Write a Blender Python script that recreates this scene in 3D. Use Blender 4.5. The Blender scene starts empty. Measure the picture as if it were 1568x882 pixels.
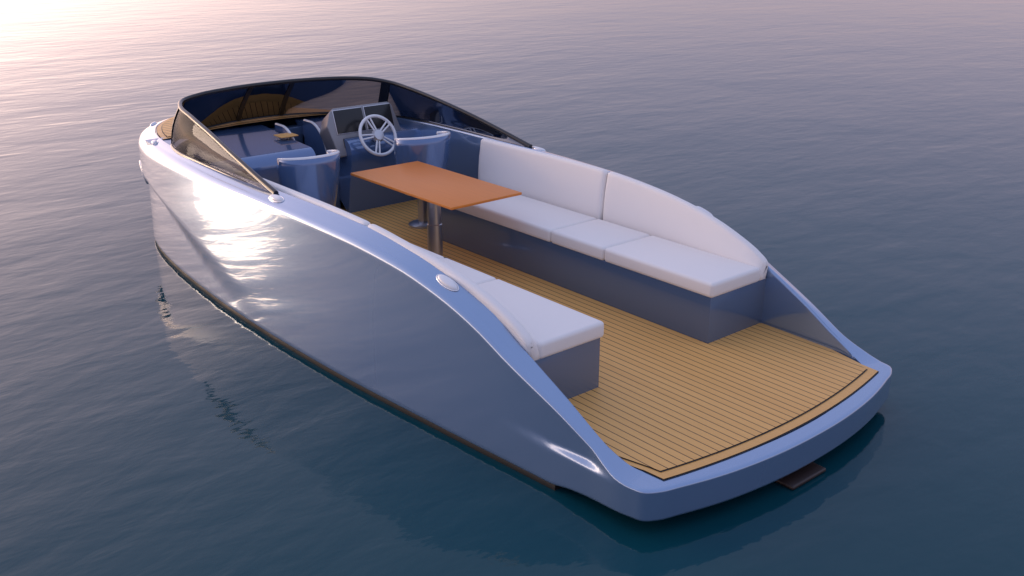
import bpy, bmesh, math
import numpy as np
from mathutils import Vector, Matrix
H=2.7
F=0.27
scene=bpy.context.scene

# ---------------------------------------------------------------- materials
def new_mat(name):
    m=bpy.data.materials.new(name); m.use_nodes=True
    nt=m.node_tree
    b=[n for n in nt.nodes if n.type=='BSDF_PRINCIPLED'][0]
    return m,nt,b
def setp(b,**k):
    for key,v in k.items():
        key=key.replace('_',' ')
        if key in b.inputs: b.inputs[key].default_value=v
def N(nt,t,**k):
    n=nt.nodes.new(t)
    for a,v in k.items(): setattr(n,a,v)
    return n
def simple(name,col,rough=.4,metal=0,coat=0,bump=0,bscale=200,var=0.0,cior=1.6):
    m,nt,b=new_mat(name)
    setp(b,Base_Color=(*col,1),Roughness=rough,Metallic=metal,Coat_Weight=coat,Coat_Roughness=.03)
    b.inputs['Coat IOR'].default_value=cior
    tc=N(nt,'ShaderNodeTexCoord')
    if var>0:
        no=N(nt,'ShaderNodeTexNoise'); no.inputs['Scale'].default_value=3; no.inputs['Detail'].default_value=4
        nt.links.new(tc.outputs['Object'],no.inputs['Vector'])
        mr=N(nt,'ShaderNodeMapRange'); mr.inputs['To Min'].default_value=max(0,rough-var); mr.inputs['To Max'].default_value=rough+var
        nt.links.new(no.outputs['Fac'],mr.inputs['Value']); nt.links.new(mr.outputs['Result'],b.inputs['Roughness'])
    if bump>0:
        no=N(nt,'ShaderNodeTexNoise'); no.inputs['Scale'].default_value=bscale; no.inputs['Detail'].default_value=2
        nt.links.new(tc.outputs['Object'],no.inputs['Vector'])
        bp=N(nt,'ShaderNodeBump'); bp.inputs['Strength'].default_value=bump; bp.inputs['Distance'].default_value=.002
        nt.links.new(no.outputs['Fac'],bp.inputs['Height']); nt.links.new(bp.outputs['Normal'],b.inputs['Normal'])
    return m
M_hull=simple('hull_paint',(.225,.34,.54),.17,.60,1.0,var=.015,cior=1.9)
M_inner=simple('cockpit_paint',(.115,.18,.31),.22,.35,.7,var=.04)
M_seat=simple('seat_shell_blue',(.105,.185,.37),.18,.35,.9,var=.03)
M_white=simple('cushion_vinyl',(.86,.82,.79),.55,bump=.5,bscale=260)
M_black=simple('antifouling',(.008,.008,.009),.6,var=.1)
M_frame=simple('windshield_frame_black',(.008,.008,.010),.3,coat=.2)
M_steel=simple('brushed_steel',(.55,.55,.58),.3,.9,var=.06)
M_chrome=simple('chrome',(.8,.8,.82),.12,1.0)
M_whitegel=simple('white_gelcoat',(.78,.78,.80),.25,coat=.5)
M_grey=simple('console_grey',(.27,.27,.29),.35,.3,var=.05)
M_dark=simple('screen_glass',(.010,.011,.014),.25)
M_btn=simple('switch_panel',(.05,.05,.055),.4)
M_caulk=simple('caulk',(.03,.022,.018),.6)
M_rust=simple('drive_plate',(.030,.018,.016),.45)

def teak(name,planks=True,pw=.0575,tint=(.82,.455,.145)):
    m,nt,b=new_mat(name)
    L=nt.links.new
    tc=N(nt,'ShaderNodeTexCoord'); sp=N(nt,'ShaderNodeSeparateXYZ'); L(tc.outputs['Object'],sp.inputs[0])
    mp=N(nt,'ShaderNodeMapping'); mp.inputs['Scale'].default_value=(2.2,45,45); L(tc.outputs['Object'],mp.inputs['Vector'])
    no=N(nt,'ShaderNodeTexNoise'); no.inputs['Scale'].default_value=1; no.inputs['Detail'].default_value=5; L(mp.outputs[0],no.inputs['Vector'])
    div=N(nt,'ShaderNodeMath',operation='DIVIDE'); L(sp.outputs['Y'],div.inputs[0]); div.inputs[1].default_value=pw
    fl=N(nt,'ShaderNodeMath',operation='FLOOR'); L(div.outputs[0],fl.inputs[0])
    fr=N(nt,'ShaderNodeMath',operation='FRACT'); L(div.outputs[0],fr.inputs[0])
    wn=N(nt,'ShaderNodeTexWhiteNoise',noise_dimensions='1D'); L(fl.outputs[0],wn.inputs['W'])
    mix=N(nt,'ShaderNodeMix',data_type='RGBA')
    mix.inputs[6].default_value=(tint[0]*.86,tint[1]*.82,tint[2]*.76,1); mix.inputs[7].default_value=(*tint,1)
    ad=N(nt,'ShaderNodeMath',operation='MULTIPLY_ADD'); L(wn.outputs['Value'],ad.inputs[0]); ad.inputs[1].default_value=.35 if planks else 0
    L(no.outputs['Fac'],ad.inputs[2])
    L(ad.outputs[0],mix.inputs[0])
    out=mix.outputs[2]
    if planks:
        lt=N(nt,'ShaderNodeMath',operation='LESS_THAN'); L(fr.outputs[0],lt.inputs[0]); lt.inputs[1].default_value=.10
        m2=N(nt,'ShaderNodeMix',data_type='RGBA'); L(lt.outputs[0],m2.inputs[0]); L(out,m2.inputs[6]); m2.inputs[7].default_value=(.045,.028,.018,1)
        out=m2.outputs[2]
    L(out,b.inputs['Base Color'])
    setp(b,Roughness=.5 if planks else .42,Specular_IOR_Level=.3)
    bp=N(nt,'ShaderNodeBump'); bp.inputs['Strength'].default_value=.15; bp.inputs['Distance'].default_value=.002
    L(no.outputs['Fac'],bp.inputs['Height']); L(bp.outputs['Normal'],b.inputs['Normal'])
    return m
M_teak=teak('teak_planking')
M_teakb=teak('teak_border',False)
M_table=teak('table_wood',False,tint=(.78,.255,.045))

def glass_mat():
    m=bpy.data.materials.new('tinted_glass'); m.use_nodes=True; nt=m.node_tree; nt.nodes.clear(); L=nt.links.new
    o=N(nt,'ShaderNodeOutputMaterial'); tr=N(nt,'ShaderNodeBsdfTransparent'); tr.inputs[0].default_value=(.23,.21,.22,1)
    gl=N(nt,'ShaderNodeBsdfGlossy'); gl.inputs['Roughness'].default_value=.03; gl.inputs['Color'].default_value=(.22,.23,.26,1)
    fr=N(nt,'ShaderNodeFresnel'); fr.inputs['IOR'].default_value=1.33
    mx=N(nt,'ShaderNodeMixShader'); L(fr.outputs[0],mx.inputs[0]); L(tr.outputs[0],mx.inputs[1]); L(gl.outputs[0],mx.inputs[2]); L(mx.outputs[0],o.inputs[0])
    return m
M_glass=glass_mat()

# ---------------------------------------------------------------- helpers
def empty(name,loc=(0,0,0)):
    e=bpy.data.objects.new(name,None); e.location=loc; scene.collection.objects.link(e); e.empty_display_size=.2; return e
def mesh(name,vs,fs,mat,parent=None,smooth=True,auto=None):
    me=bpy.data.meshes.new(name); me.from_pydata([tuple(v) for v in vs],[],fs); me.validate(); me.update()
    bm=bmesh.new(); bm.from_mesh(me); bmesh.ops.remove_doubles(bm,verts=bm.verts,dist=1e-5); bmesh.ops.recalc_face_normals(bm,faces=bm.faces); bm.to_mesh(me); bm.free()
    ob=bpy.data.objects.new(name,me); scene.collection.objects.link(ob); me.materials.append(mat)
    for p in me.polygons: p.use_smooth=smooth
    if auto:
        try: me.set_sharp_from_angle(angle=math.radians(auto))
        except Exception: pass
    if parent: ob.parent=parent; ob.location=-parent.location
    return ob
def box(name,x0,x1,y0,y1,z0,z1,mat,parent=None,bev=.01,seg=3,rot=None,piv=None,puff=0):
    bm=bmesh.new(); bmesh.ops.create_cube(bm,size=1)
    for v in bm.verts: v.co=Vector(((x0+x1)/2+v.co.x*(x1-x0),(y0+y1)/2+v.co.y*(y1-y0),(z0+z1)/2+v.co.z*(z1-z0)))
    if bev>0: bmesh.ops.bevel(bm,geom=bm.edges[:],offset=bev,segments=seg,profile=.5,affect='EDGES')
    if rot:
        R=Matrix.Translation(piv)@rot@Matrix.Translation(-Vector(piv)); bmesh.ops.transform(bm,matrix=R,verts=bm.verts)
    me=bpy.data.meshes.new(name); bm.to_mesh(me); bm.free(); me.materials.append(mat)
    for p in me.polygons: p.use_smooth=True
    try: me.set_sharp_from_angle(angle=math.radians(50))
    except Exception: pass
    ob=bpy.data.objects.new(name,me); scene.collection.objects.link(ob)
    if parent: ob.parent=parent; ob.location=-parent.location
    return ob
def tube(name,pts,r,mat,parent=None,res=4,cyc=False):
    cu=bpy.data.curves.new(name,'CURVE'); cu.dimensions='3D'; cu.bevel_depth=r; cu.bevel_resolution=res; cu.use_fill_caps=True
    s=cu.splines.new('POLY'); s.points.add(len(pts)-1); s.use_cyclic_u=cyc
    for p,q in zip(s.points,pts): p.co=(*q,1)
    cu.materials.append(mat)
    ob=bpy.data.objects.new(name,cu); scene.collection.objects.link(ob)
    if parent: ob.parent=parent; ob.location=-parent.location
    return ob
def revolve(name,prof,cx,cy,mat,parent=None,n=32,M=None):
    vs=[];fs=[]
    for r,z in prof:
        for k in range(n):
            a=2*math.pi*k/n; v=Vector((cx+r*math.cos(a),cy+r*math.sin(a),z)); vs.append(M@v if M else v)
    for i in range(len(prof)-1):
        for k in range(n):
            fs.append((i*n+k,i*n+(k+1)%n,(i+1)*n+(k+1)%n,(i+1)*n+k))
    fs.append(tuple(range(n))); fs.append(tuple(range((len(prof)-1)*n,len(prof)*n)))
    return mesh(name,vs,fs,mat,parent,auto=40)
def pchip(xs,ys):
    xs=np.array(xs,float); ys=np.array(ys,float); h=np.diff(xs); d=np.diff(ys)/h; m=np.zeros(len(xs))
    m[0]=d[0]; m[-1]=d[-1]
    for i in range(1,len(xs)-1):
        if d[i-1]*d[i]>0:
            w1=2*h[i]+h[i-1]; w2=h[i]+2*h[i-1]; m[i]=(w1+w2)/(w1/d[i-1]+w2/d[i])
    def f(x):
        x=min(max(x,xs[0]),xs[-1]); i=min(int(np.searchsorted(xs,x,side='right'))-1,len(xs)-2); i=max(i,0)
        t=(x-xs[i])/h[i]; t2=t*t;t3=t2*t
        return float((2*t3-3*t2+1)*ys[i]+(t3-2*t2+t)*h[i]*m[i]+(-2*t3+3*t2)*ys[i+1]+(t3-t2)*h[i]*m[i+1])
    return f
def sm(t): t=min(max(t,0),1); return t*t*(3-2*t)
def spline(pts,n,closed_sym=True):
    P=np.array(pts,float)
    if closed_sym:
        P=np.vstack([[P[1][0],-P[1][1]],P,[P[-2][0],-P[-2][1]]])
    else:
        P=np.vstack([2*P[0]-P[1],P,2*P[-1]-P[-2]])
    out=[]
    for i in range(1,len(P)-2):
        p0,p1,p2,p3=P[i-1:i+3]; a=np.linalg.norm(p1-p0);b=np.linalg.norm(p2-p1);c=np.linalg.norm(p3-p2)
        m1=b*((p1-p0)/a*b+(p2-p1)/b*a)/(a+b); m2=b*((p2-p1)/b*c+(p3-p2)/c*b)/(b+c)
        for k in range(n):
            t=k/n; out.append((2*t**3-3*t*t+1)*p1+(t**3-2*t*t+t)*m1+(-2*t**3+3*t*t)*p2+(t**3-t*t)*m2)
    out.append(P[-2]); return np.array(out)

boat=empty('motorboat')

# ---------------------------------------------------------------- hull planform
plan=[(-.075,0),(-.069,.14),(-.050,.27),(-.027,.36),(-.013,.405),(.004,.430),(.035,.439),(.15,.444),(.25,.449),(.6,.468),(1.0,.488),(1.4,.50),(1.8,.503),(2.1,.487),(2.3,.458),(2.5,.402),(2.66,.328),(2.78,.225),(2.845,.115),(2.865,0)]
half=spline([(a*H,b*H) for a,b in plan],10)
full=np.vstack([half,[(p[0],-p[1]) for p in half[-2:0:-1]]])
n=len(full)
tang=np.roll(full,-1,0)-np.roll(full,1,0); tang/=np.linalg.norm(tang,axis=1)[:,None]
nrm=np.stack([-tang[:,1],tang[:,0]],1)
if nrm[0][0]>0: nrm=-nrm
S=pchip([v*H for v in (-.1,.03,.06,.1,.143,.244,.378,.475,.597,.748,.965,1.255,1.8,2.3,2.6,2.9)],[v*H for v in (0,0,.004,.018,.040,.098,.166,.213,.252,.281,.298,.303,.302,.292,.279,.270)])
HALF=pchip([p[0]*H for p in plan[6:]],[p[1]*H for p in plan[6:]])
inhalf=pchip([v*H for v in (-.08,.02,.08,.15,.25,.6,1.0,1.4,1.8,2.9)],[v for v in (.865,.865,.885,.905,.905,.878,.865,.865,.865,.865)])
insb=pchip([v*H for v in (-.08,.1,.24,.6,1.03,1.5,1.855,2.2,2.37,2.6,2.87)],[v*H for v in (0,0,-.004,-.016,-.025,-.022,-.016,-.012,-.011,.000,.035)])
zbf=pchip([-.3,.0,.5,.66,9],[.085,.085,.06,.036,.036])
W=.066*H
def stepA(x): return .055*sm((x/H-1.25)/1.0)
def Qpt(i):
    x,y=full[i]; b=sm((x/H-1.0)/.5)
    q1=np.array([x+.036*H*(1-sm((x/H+.075)/.2)),y*inhalf(x)])
    q2=full[i]-nrm[i]*W
    return q1*(1-b)+q2*b
Q=np.array([Qpt(i) for i in range(n)])
NV=36
def section(i):
    x,y=full[i]; s=F+S(x); zb=zbf(x); ib=insb(x); P=full[i]; nn=nrm[i]
    xn=x/H
    r=.018+.030*sm(S(x)/.5)+.055*sm((xn-1.3)/1.0)
    drop=.035*sm(S(x)/.6)*(1-.5*sm((xn-1.6)/.8))
    pts=[]
    def add(ins,z): q=P-nn*ins; pts.append((q[0],q[1],z))
    A=stepA(x); zs=F+S(x)-.37-.55*sm((2.45-xn)/1.15); wd=.035+.20*sm((2.4-xn)/.9)
    add(A+ib+.05,zb); add(A+ib+.010,zb); add(A+ib+.003,zb+.004); add(A+ib,zb+.014)
    z0=zb+.014; z1=s-r-drop
    B=.028*(1-sm((xn-.06)/.34))*sm(S(x)/.12)
    for k in range(1,NV+1):
        t=k/NV; z=z0+(z1-z0)*t
        ins=ib*(1-t)**1.2
        ins+=A*sm((zs-z)/wd+.5)
        ins+=B*sm((z-(F-.03))/.05)
        add(ins,z)
    for k in range(1,11):
        a=math.pi/2*k/10*.88
        add(B+r*1.15*(1-math.cos(a)),z1+r*math.sin(a))
    e=np.array(pts[-1][:2]); q=Q[i]; d=q-e; L=max(np.linalg.norm(d),1e-4); u=d/L; ze=pts[-1][2]
    c=.018
    for f in (.12,.25,.4,.55,.72,.86):
        p=e+d*f; zz=ze+(s-ze)*math.sin(f*math.pi/2)**.95; pts.append((p[0],p[1],zz))
    for ins,dz in ((c*.7,0),(c*.4,-.004),(c*.08,-.012),(0,-.025)):
        p=q-u*ins; pts.append((p[0],p[1],s+dz*sm(S(x)/.15)-.0))
    p=q; zf=min(F-.03,s-.03)
    pts.append((p[0],p[1],zf))
    return pts
secs=[section(i) for i in range(n)]
m_=len(secs[0])
vs=[p for s_ in secs for p in s_]; fs=[]
for i in range(n):
    j=(i+1)%n
    for k in range(m_-1): fs.append((i*m_+k,j*m_+k,j*m_+k+1,i*m_+k+1))
hull=mesh('hull',vs,fs,M_hull,boat,auto=60)

# underbody (black antifouling)
idx=[i for i in range(n) if full[i][0]>.62]
vs=[];fs=[]
prof=[(.03,.06),(.014,.042),(.012,0),(.03,-.1),(.15,-.3),(.5,-.45)]
for i in idx:
    for ins,z in prof:
        q=full[i]-nrm[i]*(ins+insb(full[i][0])+stepA(full[i][0])); vs.append((q[0],q[1],z))
k6=len(prof)
for a in range(len(idx)-1):
    for k in range(k6-1): fs.append((a*k6+k,(a+1)*k6+k,(a+1)*k6+k+1,a*k6+k+1))
la=len(idx)-1
fs.append(tuple([k for k in range(k6)]+[la*k6+k for k in range(k6-1,-1,-1)]))
mesh('underbody',vs,fs,M_black,boat,auto=40)
ii=[i for i in range(n) if full[i][0]<1.0]
ii=sorted(ii,key=lambda i:(i if i<n//2 else i-n))
pu=[full[i]-nrm[i]*(.04+insb(full[i][0])) for i in ii]
mesh('platform_underside',[(p[0],p[1],.10) for p in pu],[tuple(range(len(pu)))],M_inner,boat,False)
box('stern_drive_plate',-.235,.30,-.11,.21,.004,.03,M_rust,boat,.01)
box('stern_drive_leg',.05,.5,-.03,.13,-.5,.003,M_black,boat,.03)

# floor
fi=[i for i in range(n) if Q[i][0]<2.32*H]
fi=sorted(fi,key=lambda i:(i if i<n//2 else i-n))
def offs(poly,d):
    P=np.array(poly); T=np.roll(P,-1,0)-np.roll(P,1,0); T/=np.linalg.norm(T,axis=1)[:,None]
    Nn=np.stack([-T[:,1],T[:,0]],1); c=P.mean(0)
    if ((P-c)*Nn).sum()>0: Nn=-Nn
    return P+Nn*d
fp=[Q[i] for i in fi]
mesh('floor_base',[(p[0],p[1],F-.004) for p in offs(fp,-.02)],[tuple(range(len(fp)))],M_hull,boat,False)
def sole(d):
    yc=.376*H-d*.6
    pts=[]
    for k in range(25):
        y=-yc+2*yc*k/24; pts.append((-.036*H+.040*H*(abs(y)/(.376*H))**2+d,y))
    side=[(.05,.380),(.10,.392),(.15,.4035),(.25,.411),(.6,.415),(1.0,.426),(1.5,.436),(2.0,.425),(2.2,.40)]
    for a,b in side: pts.append((a*H,b*H-d*.6 if a<.3 else b*H))
    for a,b in reversed(side): pts.append((a*H,-(b*H-d*.6) if a<.3 else -b*H))
    return pts
for nm,d,z,mt in (('deck_caulk_edge',.0,.004,M_caulk),('deck_border',.007,.007,M_teakb),('deck_caulk_line',.066,.010,M_caulk),('deck_planks',.074,.013,M_teak)):
    pp=sole(d)
    mesh(nm,[(p[0],p[1],F+z) for p in pp],[tuple(range(len(pp)))],mt,boat,False)

# foredeck
XD=2.27*H
port=[i for i in range(len(half)) if Q[i][0]>XD and Q[i][1]>=-1e-6]
vs=[];fs=[];NY=13
for i in port:
    q=Q[i]
    for k in range(NY):
        f=1-2*k/(NY-1); vs.append((q[0],(q[1]+.004)*f,F+S(q[0])-.012+.045*(1-f*f)*min(1,q[1]/.6)))
for a in range(len(port)-1):
    for k in range(NY-1): fs.append((a*NY+k,(a+1)*NY+k,(a+1)*NY+k+1,a*NY+k+1))
mesh('foredeck',vs,fs,M_hull,boat)
for nm,dd,zz,mt in (('foredeck_teak_edge',.0,.004,M_caulk),('foredeck_teak_border',.006,.007,M_teakb),('foredeck_caulk_line',.05,.010,M_caulk),('foredeck_planks',.056,.013,M_teak)):
    vs=[];fs=[];rows=[]
    pts=[]
    for i in port:
        q=full[i]-nrm[i]*(W+dd)
        if q[1]>0 and q[0]>XD+.04: pts.append(q)
    for q in pts:
        for k in range(NY):
            f=1-2*k/(NY-1); yq=q[1]*f; den=max(HALF(min(q[0]+.0,2.86*H))-W,.05)
            g=min(abs(yq)/den,1); vs.append((q[0],yq,F+S(q[0])-.012+.045*(1-g*g)*min(1,den/.6)+zz))
    for a in range(len(pts)-1):
        for k in range(NY-1): fs.append((a*NY+k,(a+1)*NY+k,(a+1)*NY+k+1,a*NY+k+1))
    mesh(nm,vs,fs,mt,boat)

# ---------------------------------------------------------------- dash / cuddy
def dashblock(name,y0,y1,x0,topz):
    prof=[(x0+.10,F),(x0+.06,F+.25),(x0+.0,F+.50),(x0-.01,F+.60)]
    R=.12
    for k in range(1,9):
        a=math.pi/2*k/8; prof.append((x0-.01+R*(1-math.cos(a)),topz-R+R*math.sin(a)))
    prof+= [(x0+.5,topz+.02),(XD+.12,F+S(XD)-.005)]
    vs=[(x,y0,z) for x,z in prof]+[(x,y1,z) for x,z in prof]; k=len(prof)
    fs=[(a,a+1,k+a+1,k+a) for a in range(k-1)]+[tuple(range(k))+(),tuple(range(2*k-1,k-1,-1))]
    return mesh(name,vs,fs,M_seat,boat,auto=45)
D0=1.92*H
dashblock('port_dash',.03,1.20,D0,F+.72)
dashblock('starboard_dash',-1.20,-.34,D0,F+.74)
box('companion_step',D0+.25,XD+.1,-.35,.04,F,F+.34,M_inner,boat,.02)
box('companion_bulkhead',XD-.02,XD+.1,-.35,.04,F+.3,F+.74,M_inner,boat,.005)
box('companion_hatch',D0+.40,D0+.56,-.02,.16,F+.766,F+.778,M_teakb,boat,.004)
box('white_fitting',1.53*H,1.60*H,1.10,1.13,F+.80,F+.815,M_whitegel,boat,.004)  # small plain white fitting inside the port gunwale, emits nothing
for nm,y in (('port_cheek',.0),('starboard_cheek',-.31)):
    pts=[];X1=D0+.68
    for k in range(17):
        t=k/16; a=math.pi/2*t; pts.append((X1-.32*math.sin(a),y,F+.40+.42*math.cos(a)))
    pts=[(X1+.12,y,F+.82)]+pts
    vs=[];fs=[];kk=len(pts)
    for yy in (-.015,.015):
        for p in pts: vs.append((p[0],y+yy,p[2]))
        for p in pts: vs.append((X1+.12,y+yy,F+.38))
    for o in (0,2*kk):
        for a in range(kk-1): fs.append((o+a,o+a+1,o+kk+a+1,o+kk+a))
    for a in range(kk-1): fs.append((a,a+1,2*kk+a+1,2*kk+a))
    mesh(nm,vs,fs,M_seat,boat,auto=40)
    tube(nm+'_trim',pts,.015,M_whitegel,boat)

# instrument console
R=Matrix.Rotation(math.radians(18),4,'Y')
cy=-.228*H; cxx=1.995*H; cz=F+.79
def cprism(name,outline,x0,x1,sc,mat,bev):
    k=len(outline); vs=[(x0,y,z) for y,z in outline]+[(x1,y*sc,z*sc-.02) for y,z in outline]
    fs=[tuple(range(k)),tuple(range(2*k-1,k-1,-1))]+[(a,(a+1)%k,k+(a+1)%k,k+a) for a in range(k)]
    me=bpy.data.meshes.new(name); me.from_pydata(vs,[],fs)
    bm=bmesh.new(); bm.from_mesh(me); bmesh.ops.recalc_face_normals(bm,faces=bm.faces); bmesh.ops.bevel(bm,geom=bm.edges[:],offset=bev,segments=3,profile=.5,affect='EDGES')
    bmesh.ops.transform(bm,matrix=Matrix.Translation((cxx,cy,cz))@R,verts=bm.verts); bm.to_mesh(me); bm.free(); me.materials.append(mat)
    for p in me.polygons: p.use_smooth=True
    me.set_sharp_from_angle(angle=math.radians(40))
    ob=bpy.data.objects.new(name,me); scene.collection.objects.link(ob); ob.parent=boat; return ob
cprism('instrument_console',[(-.40,-.10),(-.34,.19),(-.30,.225),(.32,.225),(.36,.19),(.42,.06),(.36,-.24),(-.34,-.24)],-.06,.22,.86,M_grey,.015)
T=Matrix.Translation((cxx,cy,cz))@R
def cb(name,y0,y1,z0,z1,x0,x1,mat,bev=.004):
    b=box(name,x0,x1,y0,y1,z0,z1,mat,None,bev); b.data.transform(T); b.parent=boat; return b
cb('display_bezel_a',.01,.335,-.03,.205,-.068,-.05,M_steel,.006)
cb('display_bezel_b',-.315,-.005,-.03,.205,-.068,-.05,M_steel,.006)
cb('display_screen_a',.018,.327,-.022,.197,-.075,-.06,M_dark)
cb('display_screen_b',-.307,-.013,-.022,.197,-.075,-.06,M_dark)
cb('switch_panel',.08,.28,-.16,-.07,-.068,-.05,M_btn)
for k in range(6): cb('switch_%d'%k,.09+.031*k,.113+.031*k,-.145,-.085,-.076,-.06,M_grey,.003)
cb('throttle_base',-.36,-.28,-.16,-.08,-.09,-.05,M_steel)

# steering wheel
sw=empty('steering_wheel',(1.90*H,cy,F+.765))
RW=Matrix.Translation((1.90*H,cy,F+.765))@Matrix.Rotation(math.radians(-64),4,'Y')
def tw(p): return tuple(RW@Vector(p))
tube('rim',[tw((.19*math.cos(a),.19*math.sin(a),0)) for a in np.linspace(0,2*math.pi,64,endpoint=False)],.016,M_whitegel,sw,6,True)
revolve('hub',[(.02,.03),(.05,.025),(.065,.0),(.06,-.03),(.03,-.05),(.02,-.16)],0,0,M_steel,sw,28,RW)
for k in range(5):
    for o in (-.14,.14):
        a=2*math.pi*k/5+.3
        tube('spoke_%d'%(k*2+(o>0)),[tw((.04*math.cos(a+o*2),.04*math.sin(a+o*2),.005)),tw((.185*math.cos(a+o*.8),.185*math.sin(a+o*.8),0))],.009,M_whitegel,sw,3)

# ---------------------------------------------------------------- windshield
topc=[(1.345,.457,.303),(1.45,.454,.325),(1.62,.446,.360),(1.80,.432,.393),(1.96,.418,.417),(2.08,.400,.431),(2.145,.365,.438),(2.185,.29,.444),(2.205,.18,.449),(2.215,.08,.451),(2.218,0,.451)]
botc=[(1.345,.455,.290),(1.52,.456,.295),(1.70,.456,.297),(1.88,.452,.298),(2.03,.445,.298),(2.15,.415,.297),(2.26,.33,.300),(2.32,.20,.304),(2.345,.09,.307),(2.35,0,.308)]
def resamp(pts,mcount):
    P=spline(pts,10,False); d=np.r_[0,np.cumsum(np.linalg.norm(np.diff(P,axis=0),axis=1))]; d/=d[-1]
    return [np.array([np.interp(t,d,P[:,c]) for c in range(3)]) for t in np.linspace(0,1,mcount)]
def c3(pts):
    P=resamp([(a*H,b*H,F+c*H) for a,b,c in pts],61)
    return np.array(P+[np.array([p[0],-p[1],p[2]]) for p in P[-2::-1]])
tp=c3(topc); bp_=c3(botc)
k=len(tp); NG=6
vs=[];fs=[]
for i in range(k):
    for g in range(NG+1):
        f=g/NG; p=bp_[i]*(1-f)+tp[i]*f
        c=p.copy(); bul=.025*math.sin(math.pi*f)*min(1,(tp[i][2]-bp_[i][2])/.3)
        dv=p[:2]-np.array([1.6*H,0]); dv=dv/np.linalg.norm(dv); c[:2]+=dv*bul; vs.append(tuple(c))
for i in range(k-1):
    for g in range(NG): fs.append((i*(NG+1)+g,(i+1)*(NG+1)+g,(i+1)*(NG+1)+g+1,i*(NG+1)+g+1))
mesh('windshield_glass',vs,fs,M_glass,boat)
tube('windshield_top_frame',[tuple(p) for p in tp],.021,M_frame,boat)
tube('windshield_base_frame',[tuple(p) for p in bp_],.014,M_frame,boat)
def mull(name,i,wd=.03):
    a=[vs[i*(NG+1)+g] for g in range(NG+1)]
    d=Vector(tuple(tp[min(i+1,k-1)]-tp[i-1])).normalized()
    V=[];Fs=[]
    for p in a:
        pv=Vector(p); inn=Vector((0,0,1)).cross(d); 
        for sx,sy in ((-1,-1),(1,-1),(1,1),(-1,1)): V.append(tuple(pv+d*sx*wd*.5+inn*sy*.011))
    for g in range(NG):
        for q in range(4): Fs.append((g*4+q,g*4+(q+1)%4,g*4+4+(q+1)%4,g*4+4+q))
    mesh(name,V,Fs,M_frame,boat,False)
ym=[p[1] for p in tp]
for nm,yy in (('mullion_port',.09*H),('mullion_starboard',-.09*H),('corner_post_port',.395*H),('corner_post_starboard',-.395*H)):
    i=min(range(k),key=lambda q:abs(ym[q]-yy)); mull(nm,i,.045 if 'mull' in nm else (.10 if 'star' in nm else .035))

# ---------------------------------------------------------------- benches
BT=pchip([.35*H,.37*H,.40*H,.44*H,.52*H,.65*H,.80*H,.953*H,1.2*H,1.56*H],[v*H for v in (.172,.184,.202,.219,.246,.274,.292,.303,.307,.306)])
def backrest(name,x0,x1,sgn,parent,endr=.03):
    ns=26
    xs=[x0,x0+.004,x0+.012,x0+.026]+list(np.linspace(x0+.05,x1-.05,ns))+[x1-.026,x1-.012,x1-.004,x1]
    sh=[.03,.016,.007,.002]+[0]*ns+[.002,.007,.016,.03]
    vs=[];fs=[]
    for x,s0 in zip(xs,sh):
        zt=F+BT(x)-s0; zb=F+.348+s0*.3
        yo=.04*sm((x-1.0)/1.2)
        yb,yt=1.005+yo,1.045+yo; th=.07
        r=.030-s0*.6; r=min(r,(zt-zb)*.45); hh=zt-zb
        C=[(yb+s0,zb),(yt+s0,zt),(yt+th-s0,zt),(yb+th+.02-s0,zb)]
        ring=[]
        ring.append((C[0][0],C[0][1]))
        ring.append((C[0][0]*.66+C[1][0]*.34-.008,zb+.34*hh)); ring.append((C[0][0]*.34+C[1][0]*.66-.008,zb+.66*hh))
        for q in range(6):
            a=math.pi-math.pi/2*q/5; ring.append((C[1][0]+r+r*math.cos(a),zt-r+r*math.sin(a)))
        for q in range(6):
            a=math.pi/2-math.pi/2*q/5; ring.append((C[2][0]-r+r*math.cos(a),zt-r+r*math.sin(a)))
        ring.append(C[3])
        for y,z in ring: vs.append((x,sgn*y,z))
    kk=len(ring)
    for a in range(len(xs)-1):
        for q in range(kk): fs.append((a*kk+q,a*kk+(q+1)%kk,(a+1)*kk+(q+1)%kk,(a+1)*kk+q))
    fs.append(tuple(range(kk))); fs.append(tuple((len(xs)-1)*kk+q for q in range(kk)))
    mesh(name,vs,fs,M_white,parent,auto=60)
XB=.985
for sgn,nm in ((-1,'bench_seat'),(1,'bench_seat')):
    e=empty(nm)
    a,b=(.515,1.115); y0,y1=(a,b) if sgn>0 else (-b,-a)
    box('bench_base',XB,4.15,y0,y1,F,F+.345,M_inner,e,.006)
    c0,c1=(.495,1.02); c2,c3_=(c0,c1) if sgn>0 else (-c1,-c0)
    for j,(xa,xb) in enumerate(((XB-.02,1.975),(1.98,2.555),(2.56,4.16))):
        box('seat_cushion_%d'%j,xa,xb,c2,c3_,F+.342,F+.448,M_white,e,.026,5)
    backrest('backrest_aft',XB-.02,2.553,sgn,e); backrest('backrest_fwd',2.563,4.17,sgn,e)

# ---------------------------------------------------------------- table
tb=empty('pedestal_table',(2.376*H-1.072*H,-.036*H,F))
def tabbox():
    x0,x1=1.044*H,1.565*H; y0,y1=-.1615*H,.092*H
    box('table_top',x0,x1,y0,y1,F+.685,F+.705,M_table,tb,.004)
    box('table_bracket',x0+.35,x1-.35,-.036*H-.12,-.036*H+.12,F+.655,F+.684,M_steel,tb,.01)
    revolve('table_leg',[(.055,F+.655),(.055,F+.36),(.062,F+.355),(.062,F+.02)],1.304*H,-.036*H,M_steel,tb)
    revolve('table_foot',[(.03,F+.035),(.13,F+.032),(.15,F+.02),(.15,F+.014)],1.304*H,-.036*H,M_steel,tb)
tabbox()

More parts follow.
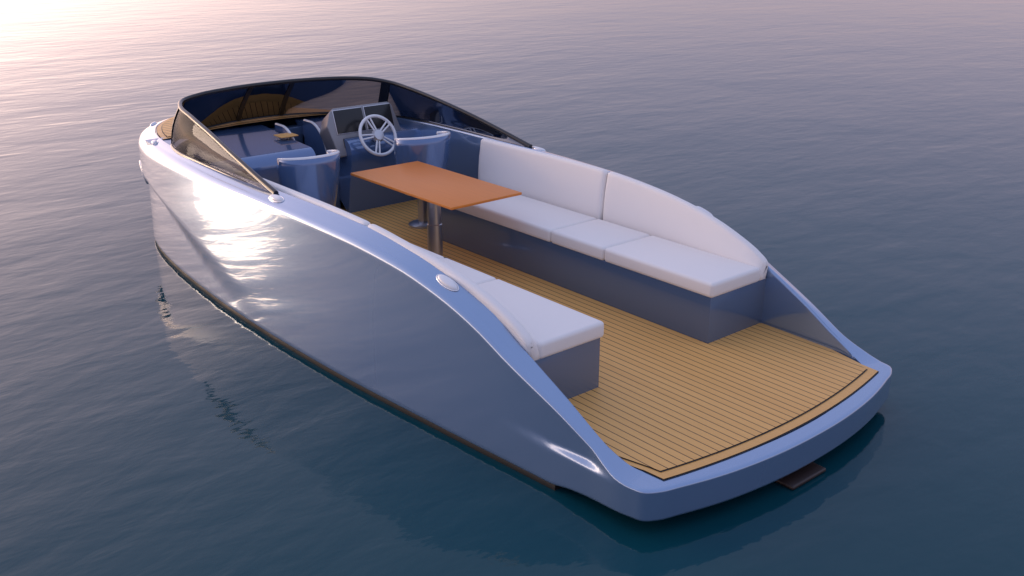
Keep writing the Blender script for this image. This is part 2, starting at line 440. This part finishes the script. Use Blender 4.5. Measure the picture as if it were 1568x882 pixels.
# ---------------------------------------------------------------- bucket seats
def bucket(x,y):
    e=empty('bucket_seat',(x,y,F))
    nt_=33;nz=9; vs=[];fs=[];top=[]
    for i in range(nt_):
        th=math.radians(-112+224*i/(nt_-1))
        zt=F+.885-.05*(abs(th)/2.06)**2
        for j in range(nz):
            f=j/(nz-1); z=F+.36+(zt-F-.36)*f; s=.74+.26*math.sin(f*math.pi/2)**.8
            vs.append((x-.225*s*math.cos(th)-.03*f,y+.25*s*math.sin(th),z))
        top.append(vs[-1])
    for i in range(nt_-1):
        for j in range(nz-1): fs.append((i*nz+j,(i+1)*nz+j,(i+1)*nz+j+1,i*nz+j+1))
    o=mesh('shell',vs,fs,M_seat,e); md=o.modifiers.new('s','SOLIDIFY'); md.thickness=.03; md.offset=0
    tube('trim',top,.0155,M_whitegel,e)
    revolve('seat_pad',[(.05,F+.36),(.17,F+.37),(.195,F+.42),(.18,F+.50),(.14,F+.53),(.02,F+.535)],x,y,M_seat,e)
    revolve('seat_pan',[(.05,F+.32),(.17,F+.33),(.19,F+.36),(.10,F+.362)],x,y,M_steel,e)
    revolve('seat_post',[(.045,F+.33),(.045,F+.03)],x,y,M_steel,e)
    revolve('seat_foot',[(.05,F+.05),(.11,F+.042),(.135,F+.03),(.135,F+.014)],x,y,M_steel,e)
bucket(1.65*H,.192*H); bucket(1.665*H,-.245*H)

# ---------------------------------------------------------------- cleats
def cleat(xh,side,ins=.055,L=.11,Wd=.038,bow=False):
    i=min(range(len(half)),key=lambda q:abs(half[q][0]-xh*H)+(10 if half[q][1]<.1 else 0))
    sec=secs[i]
    k0=min(range(30,m_-3),key=lambda q:abs(math.hypot(sec[q][0]-full[i][0],sec[q][1]-full[i][1])-ins)+(0 if sec[q][2]>F+S(full[i][0])-.1 else 9))
    z=sec[k0][2]; P=np.array(sec[k0][:2]); t=Vector((*tang[i],0))
    dz=(S(P[0]+.05)-S(P[0]-.05))/.1; t.z=dz*(1 if t.x>0 else -1); t.normalize()
    nn=Vector((*nrm[i],0)); up=Vector((0,0,1))*.9+nn*.34; up=(up-t*up.dot(t)).normalized(); w=up.cross(t)
    vs=[];fs=[];nu,nv=28,8
    c=Vector((P[0],P[1],z-.001))
    for v in range(nv+1):
        f=v/nv; r=math.sin(f*math.pi/2)
        hgt=.024*(1-r**4)**.5 if r<1 else -.0
        for u in range(nu):
            a=2*math.pi*u/nu; p=c+t*L*r*math.cos(a)+w*Wd*r*math.sin(a)+up*hgt
            if v==nv: p=p-up*.02
            vs.append((p.x,p.y*side,p.z))
    for v in range(nv):
        for u in range(nu): fs.append((v*nu+u,v*nu+(u+1)%nu,(v+1)*nu+(u+1)%nu,(v+1)*nu+u))
    mesh('cleat',vs,fs,M_whitegel,boat)
    ring=[]
    for u in range(32):
        a=2*math.pi*u/32; p=c+t*L*1.05*math.cos(a)+w*Wd*1.1*math.sin(a)+up*.003; ring.append((p.x,p.y*side,p.z))
    tube('cleat_rim',ring,.004,M_chrome,boat,2,True)
for xh in (.61,1.30,2.28,2.70):
    for sd_ in (1,-1): cleat(xh,sd_,.085 if xh<2 else .10,.092 if xh<2 else .07,.030)
for sd_ in (1,-1):
    i=min(range(len(half)),key=lambda q:abs(half[q][0]-2.49*H))
    P=full[i]-nrm[i]*.04; t=Vector((*tang[i],0)); c=Vector((P[0],P[1],F+.385)); nn=Vector((*nrm[i],0))
    ring=[c+t*.17*math.cos(a)+Vector((0,0,1))*.10*math.sin(a)+nn*(.02+.02*math.sin(a)) for a in np.linspace(0,2*math.pi,32,endpoint=False)]
    ring=[(p.x,p.y*sd_,p.z) for p in ring]
    tube('bow_port_rim',ring,.016,M_whitegel,boat,4,True)
    mesh('bow_port',ring,[tuple(range(32))],M_grey,boat,False)

# ---------------------------------------------------------------- water
def water_mat():
    m,nt,b=new_mat('sea_water'); L=nt.links.new
    setp(b,Base_Color=(.004,.050,.068,1),Roughness=.05,IOR=1.34)
    tc=N(nt,'ShaderNodeTexCoord')
    def noise(rotd,sx,sy,scale,det,rough=.5,dist=0):
        mp=N(nt,'ShaderNodeMapping'); mp.inputs['Rotation'].default_value=(0,0,math.radians(rotd)); mp.inputs['Scale'].default_value=(sx,sy,1)
        L(tc.outputs['Object'],mp.inputs['Vector'])
        no=N(nt,'ShaderNodeTexNoise'); no.inputs['Scale'].default_value=scale; no.inputs['Detail'].default_value=det; no.inputs['Roughness'].default_value=rough; no.inputs['Distortion'].default_value=dist
        L(mp.outputs[0],no.inputs['Vector']); return no.outputs['Fac']
    def mul(a,v):
        q=N(nt,'ShaderNodeMath',operation='MULTIPLY'); L(a,q.inputs[0]); q.inputs[1].default_value=v; return q.outputs[0]
    def add(a,c):
        q=N(nt,'ShaderNodeMath',operation='ADD'); L(a,q.inputs[0]); L(c,q.inputs[1]); return q.outputs[0]
    h=mul(noise(40,1,.45,1.7,2,.45,.3),.012)
    h=add(h,mul(noise(50,1,.5,5,3,.5,.2),.0055))
    h=add(h,mul(noise(20,1,.6,.35,2,.5),.028))
    bp=N(nt,'ShaderNodeBump'); bp.inputs['Strength'].default_value=1; bp.inputs['Distance'].default_value=1
    L(h,bp.inputs['Height']); L(bp.outputs['Normal'],b.inputs['Normal'])
    return m
mesh('water',[(-3000,-3000,0),(3000,-3000,0),(3000,3000,0),(-3000,3000,0)],[(0,1,2,3)],water_mat(),None,False)

# ---------------------------------------------------------------- light
AZ=math.radians(26); EL=math.radians(9)
sd=Vector((math.cos(EL)*math.cos(AZ),math.cos(EL)*math.sin(AZ),math.sin(EL)))
su=bpy.data.lights.new('sun','SUN'); su.energy=.7; su.angle=math.radians(12); su.color=(1,.72,.50)
so=bpy.data.objects.new('sun',su); scene.collection.objects.link(so); so.rotation_euler=(-sd).to_track_quat('-Z','Y').to_euler(); so.location=(20,8,6)
w=bpy.data.worlds.new('World'); scene.world=w; w.use_nodes=True; nt=w.node_tree; L=nt.links.new
bg=[x for x in nt.nodes if x.type=='BACKGROUND'][0]; out=[x for x in nt.nodes if x.type=='OUTPUT_WORLD'][0]
sky=N(nt,'ShaderNodeTexSky'); sky.sky_type='NISHITA'; sky.sun_disc=False; sky.sun_elevation=EL; sky.sun_rotation=math.radians(90)-AZ
bg.inputs['Strength'].default_value=.05; L(sky.outputs[0],bg.inputs['Color'])
tc=N(nt,'ShaderNodeTexCoord'); sp=N(nt,'ShaderNodeSeparateXYZ'); L(tc.outputs['Generated'],sp.inputs[0])
rp=N(nt,'ShaderNodeValToRGB'); L(sp.outputs['Z'],rp.inputs[0]); cr=rp.color_ramp
cr.elements[0].position=0; cr.elements[0].color=(.52,.36,.47,1); cr.elements[1].position=1; cr.elements[1].color=(.45,.51,.77,1)
e=cr.elements.new(.15); e.color=(.49,.39,.55,1); e=cr.elements.new(.4); e.color=(.40,.43,.67,1)
def dotn(v):
    d=N(nt,'ShaderNodeVectorMath',operation='DOT_PRODUCT'); L(tc.outputs['Generated'],d.inputs[0]); d.inputs[1].default_value=v; 
    c=N(nt,'ShaderNodeMath',operation='MAXIMUM'); L(d.outputs['Value'],c.inputs[0]); c.inputs[1].default_value=0; return c.outputs[0]
def lobe(dt,pw,col,st,extra=None):
    p=N(nt,'ShaderNodeMath',operation='POWER'); L(dt,p.inputs[0]); p.inputs[1].default_value=pw
    o=p.outputs[0]
    if extra is not None:
        q=N(nt,'ShaderNodeMath',operation='MULTIPLY'); L(o,q.inputs[0]); L(extra,q.inputs[1]); o=q.outputs[0]
    v=N(nt,'ShaderNodeVectorMath',operation='SCALE'); v.inputs[0].default_value=tuple(c*st for c in col); L(o,v.inputs['Scale']); return v.outputs[0]
def vadd(a,b):
    q=N(nt,'ShaderNodeVectorMath',operation='ADD'); L(a,q.inputs[0]); L(b,q.inputs[1]); return q.outputs[0]
GA=math.radians(12)
dt=dotn((math.cos(GA),math.sin(GA),.03))
c=vadd(rp.outputs[0],lobe(dt,5,(1,.66,.60),1.0)); c=vadd(c,lobe(dt,12,(1,.68,.50),2.2))
# bright afterglow band lying along the horizon on the sun's side
GB=math.radians(42); db=dotn((math.cos(GB),math.sin(GB),0))
mr=N(nt,'ShaderNodeMapRange',interpolation_type='SMOOTHSTEP'); L(sp.outputs['Z'],mr.inputs['Value'])
mr.inputs['From Min'].default_value=.02; mr.inputs['From Max'].default_value=.18; mr.inputs['To Min'].default_value=1; mr.inputs['To Max'].default_value=0
c=vadd(c,lobe(db,1.6,(1,.70,.56),2.3,mr.outputs['Result']))
bg2=N(nt,'ShaderNodeBackground'); L(c,bg2.inputs['Color']); bg2.inputs['Strength'].default_value=.98
ash=N(nt,'ShaderNodeAddShader'); L(bg.outputs[0],ash.inputs[0]); L(bg2.outputs[0],ash.inputs[1]); L(ash.outputs[0],out.inputs['Surface'])

# ---------------------------------------------------------------- camera
cam=bpy.data.cameras.new('camera'); co=bpy.data.objects.new('camera',cam); scene.collection.objects.link(co); scene.camera=co
cam.sensor_width=36; cam.lens=35.13; cam.clip_start=.05; cam.clip_end=10000
fwd=Vector((.7173,-.6044,-.3469)).normalized(); right=fwd.cross(Vector((0,0,1))).normalized(); up=right.cross(fwd)
Mx=Matrix((right,up,-fwd)).transposed().to_4x4(); Mx.translation=Vector((-1.072*H,1.659*H,H+F)); co.matrix_world=Mx
scene.view_settings.view_transform='Standard'; scene.view_settings.look='None'; scene.view_settings.exposure=0
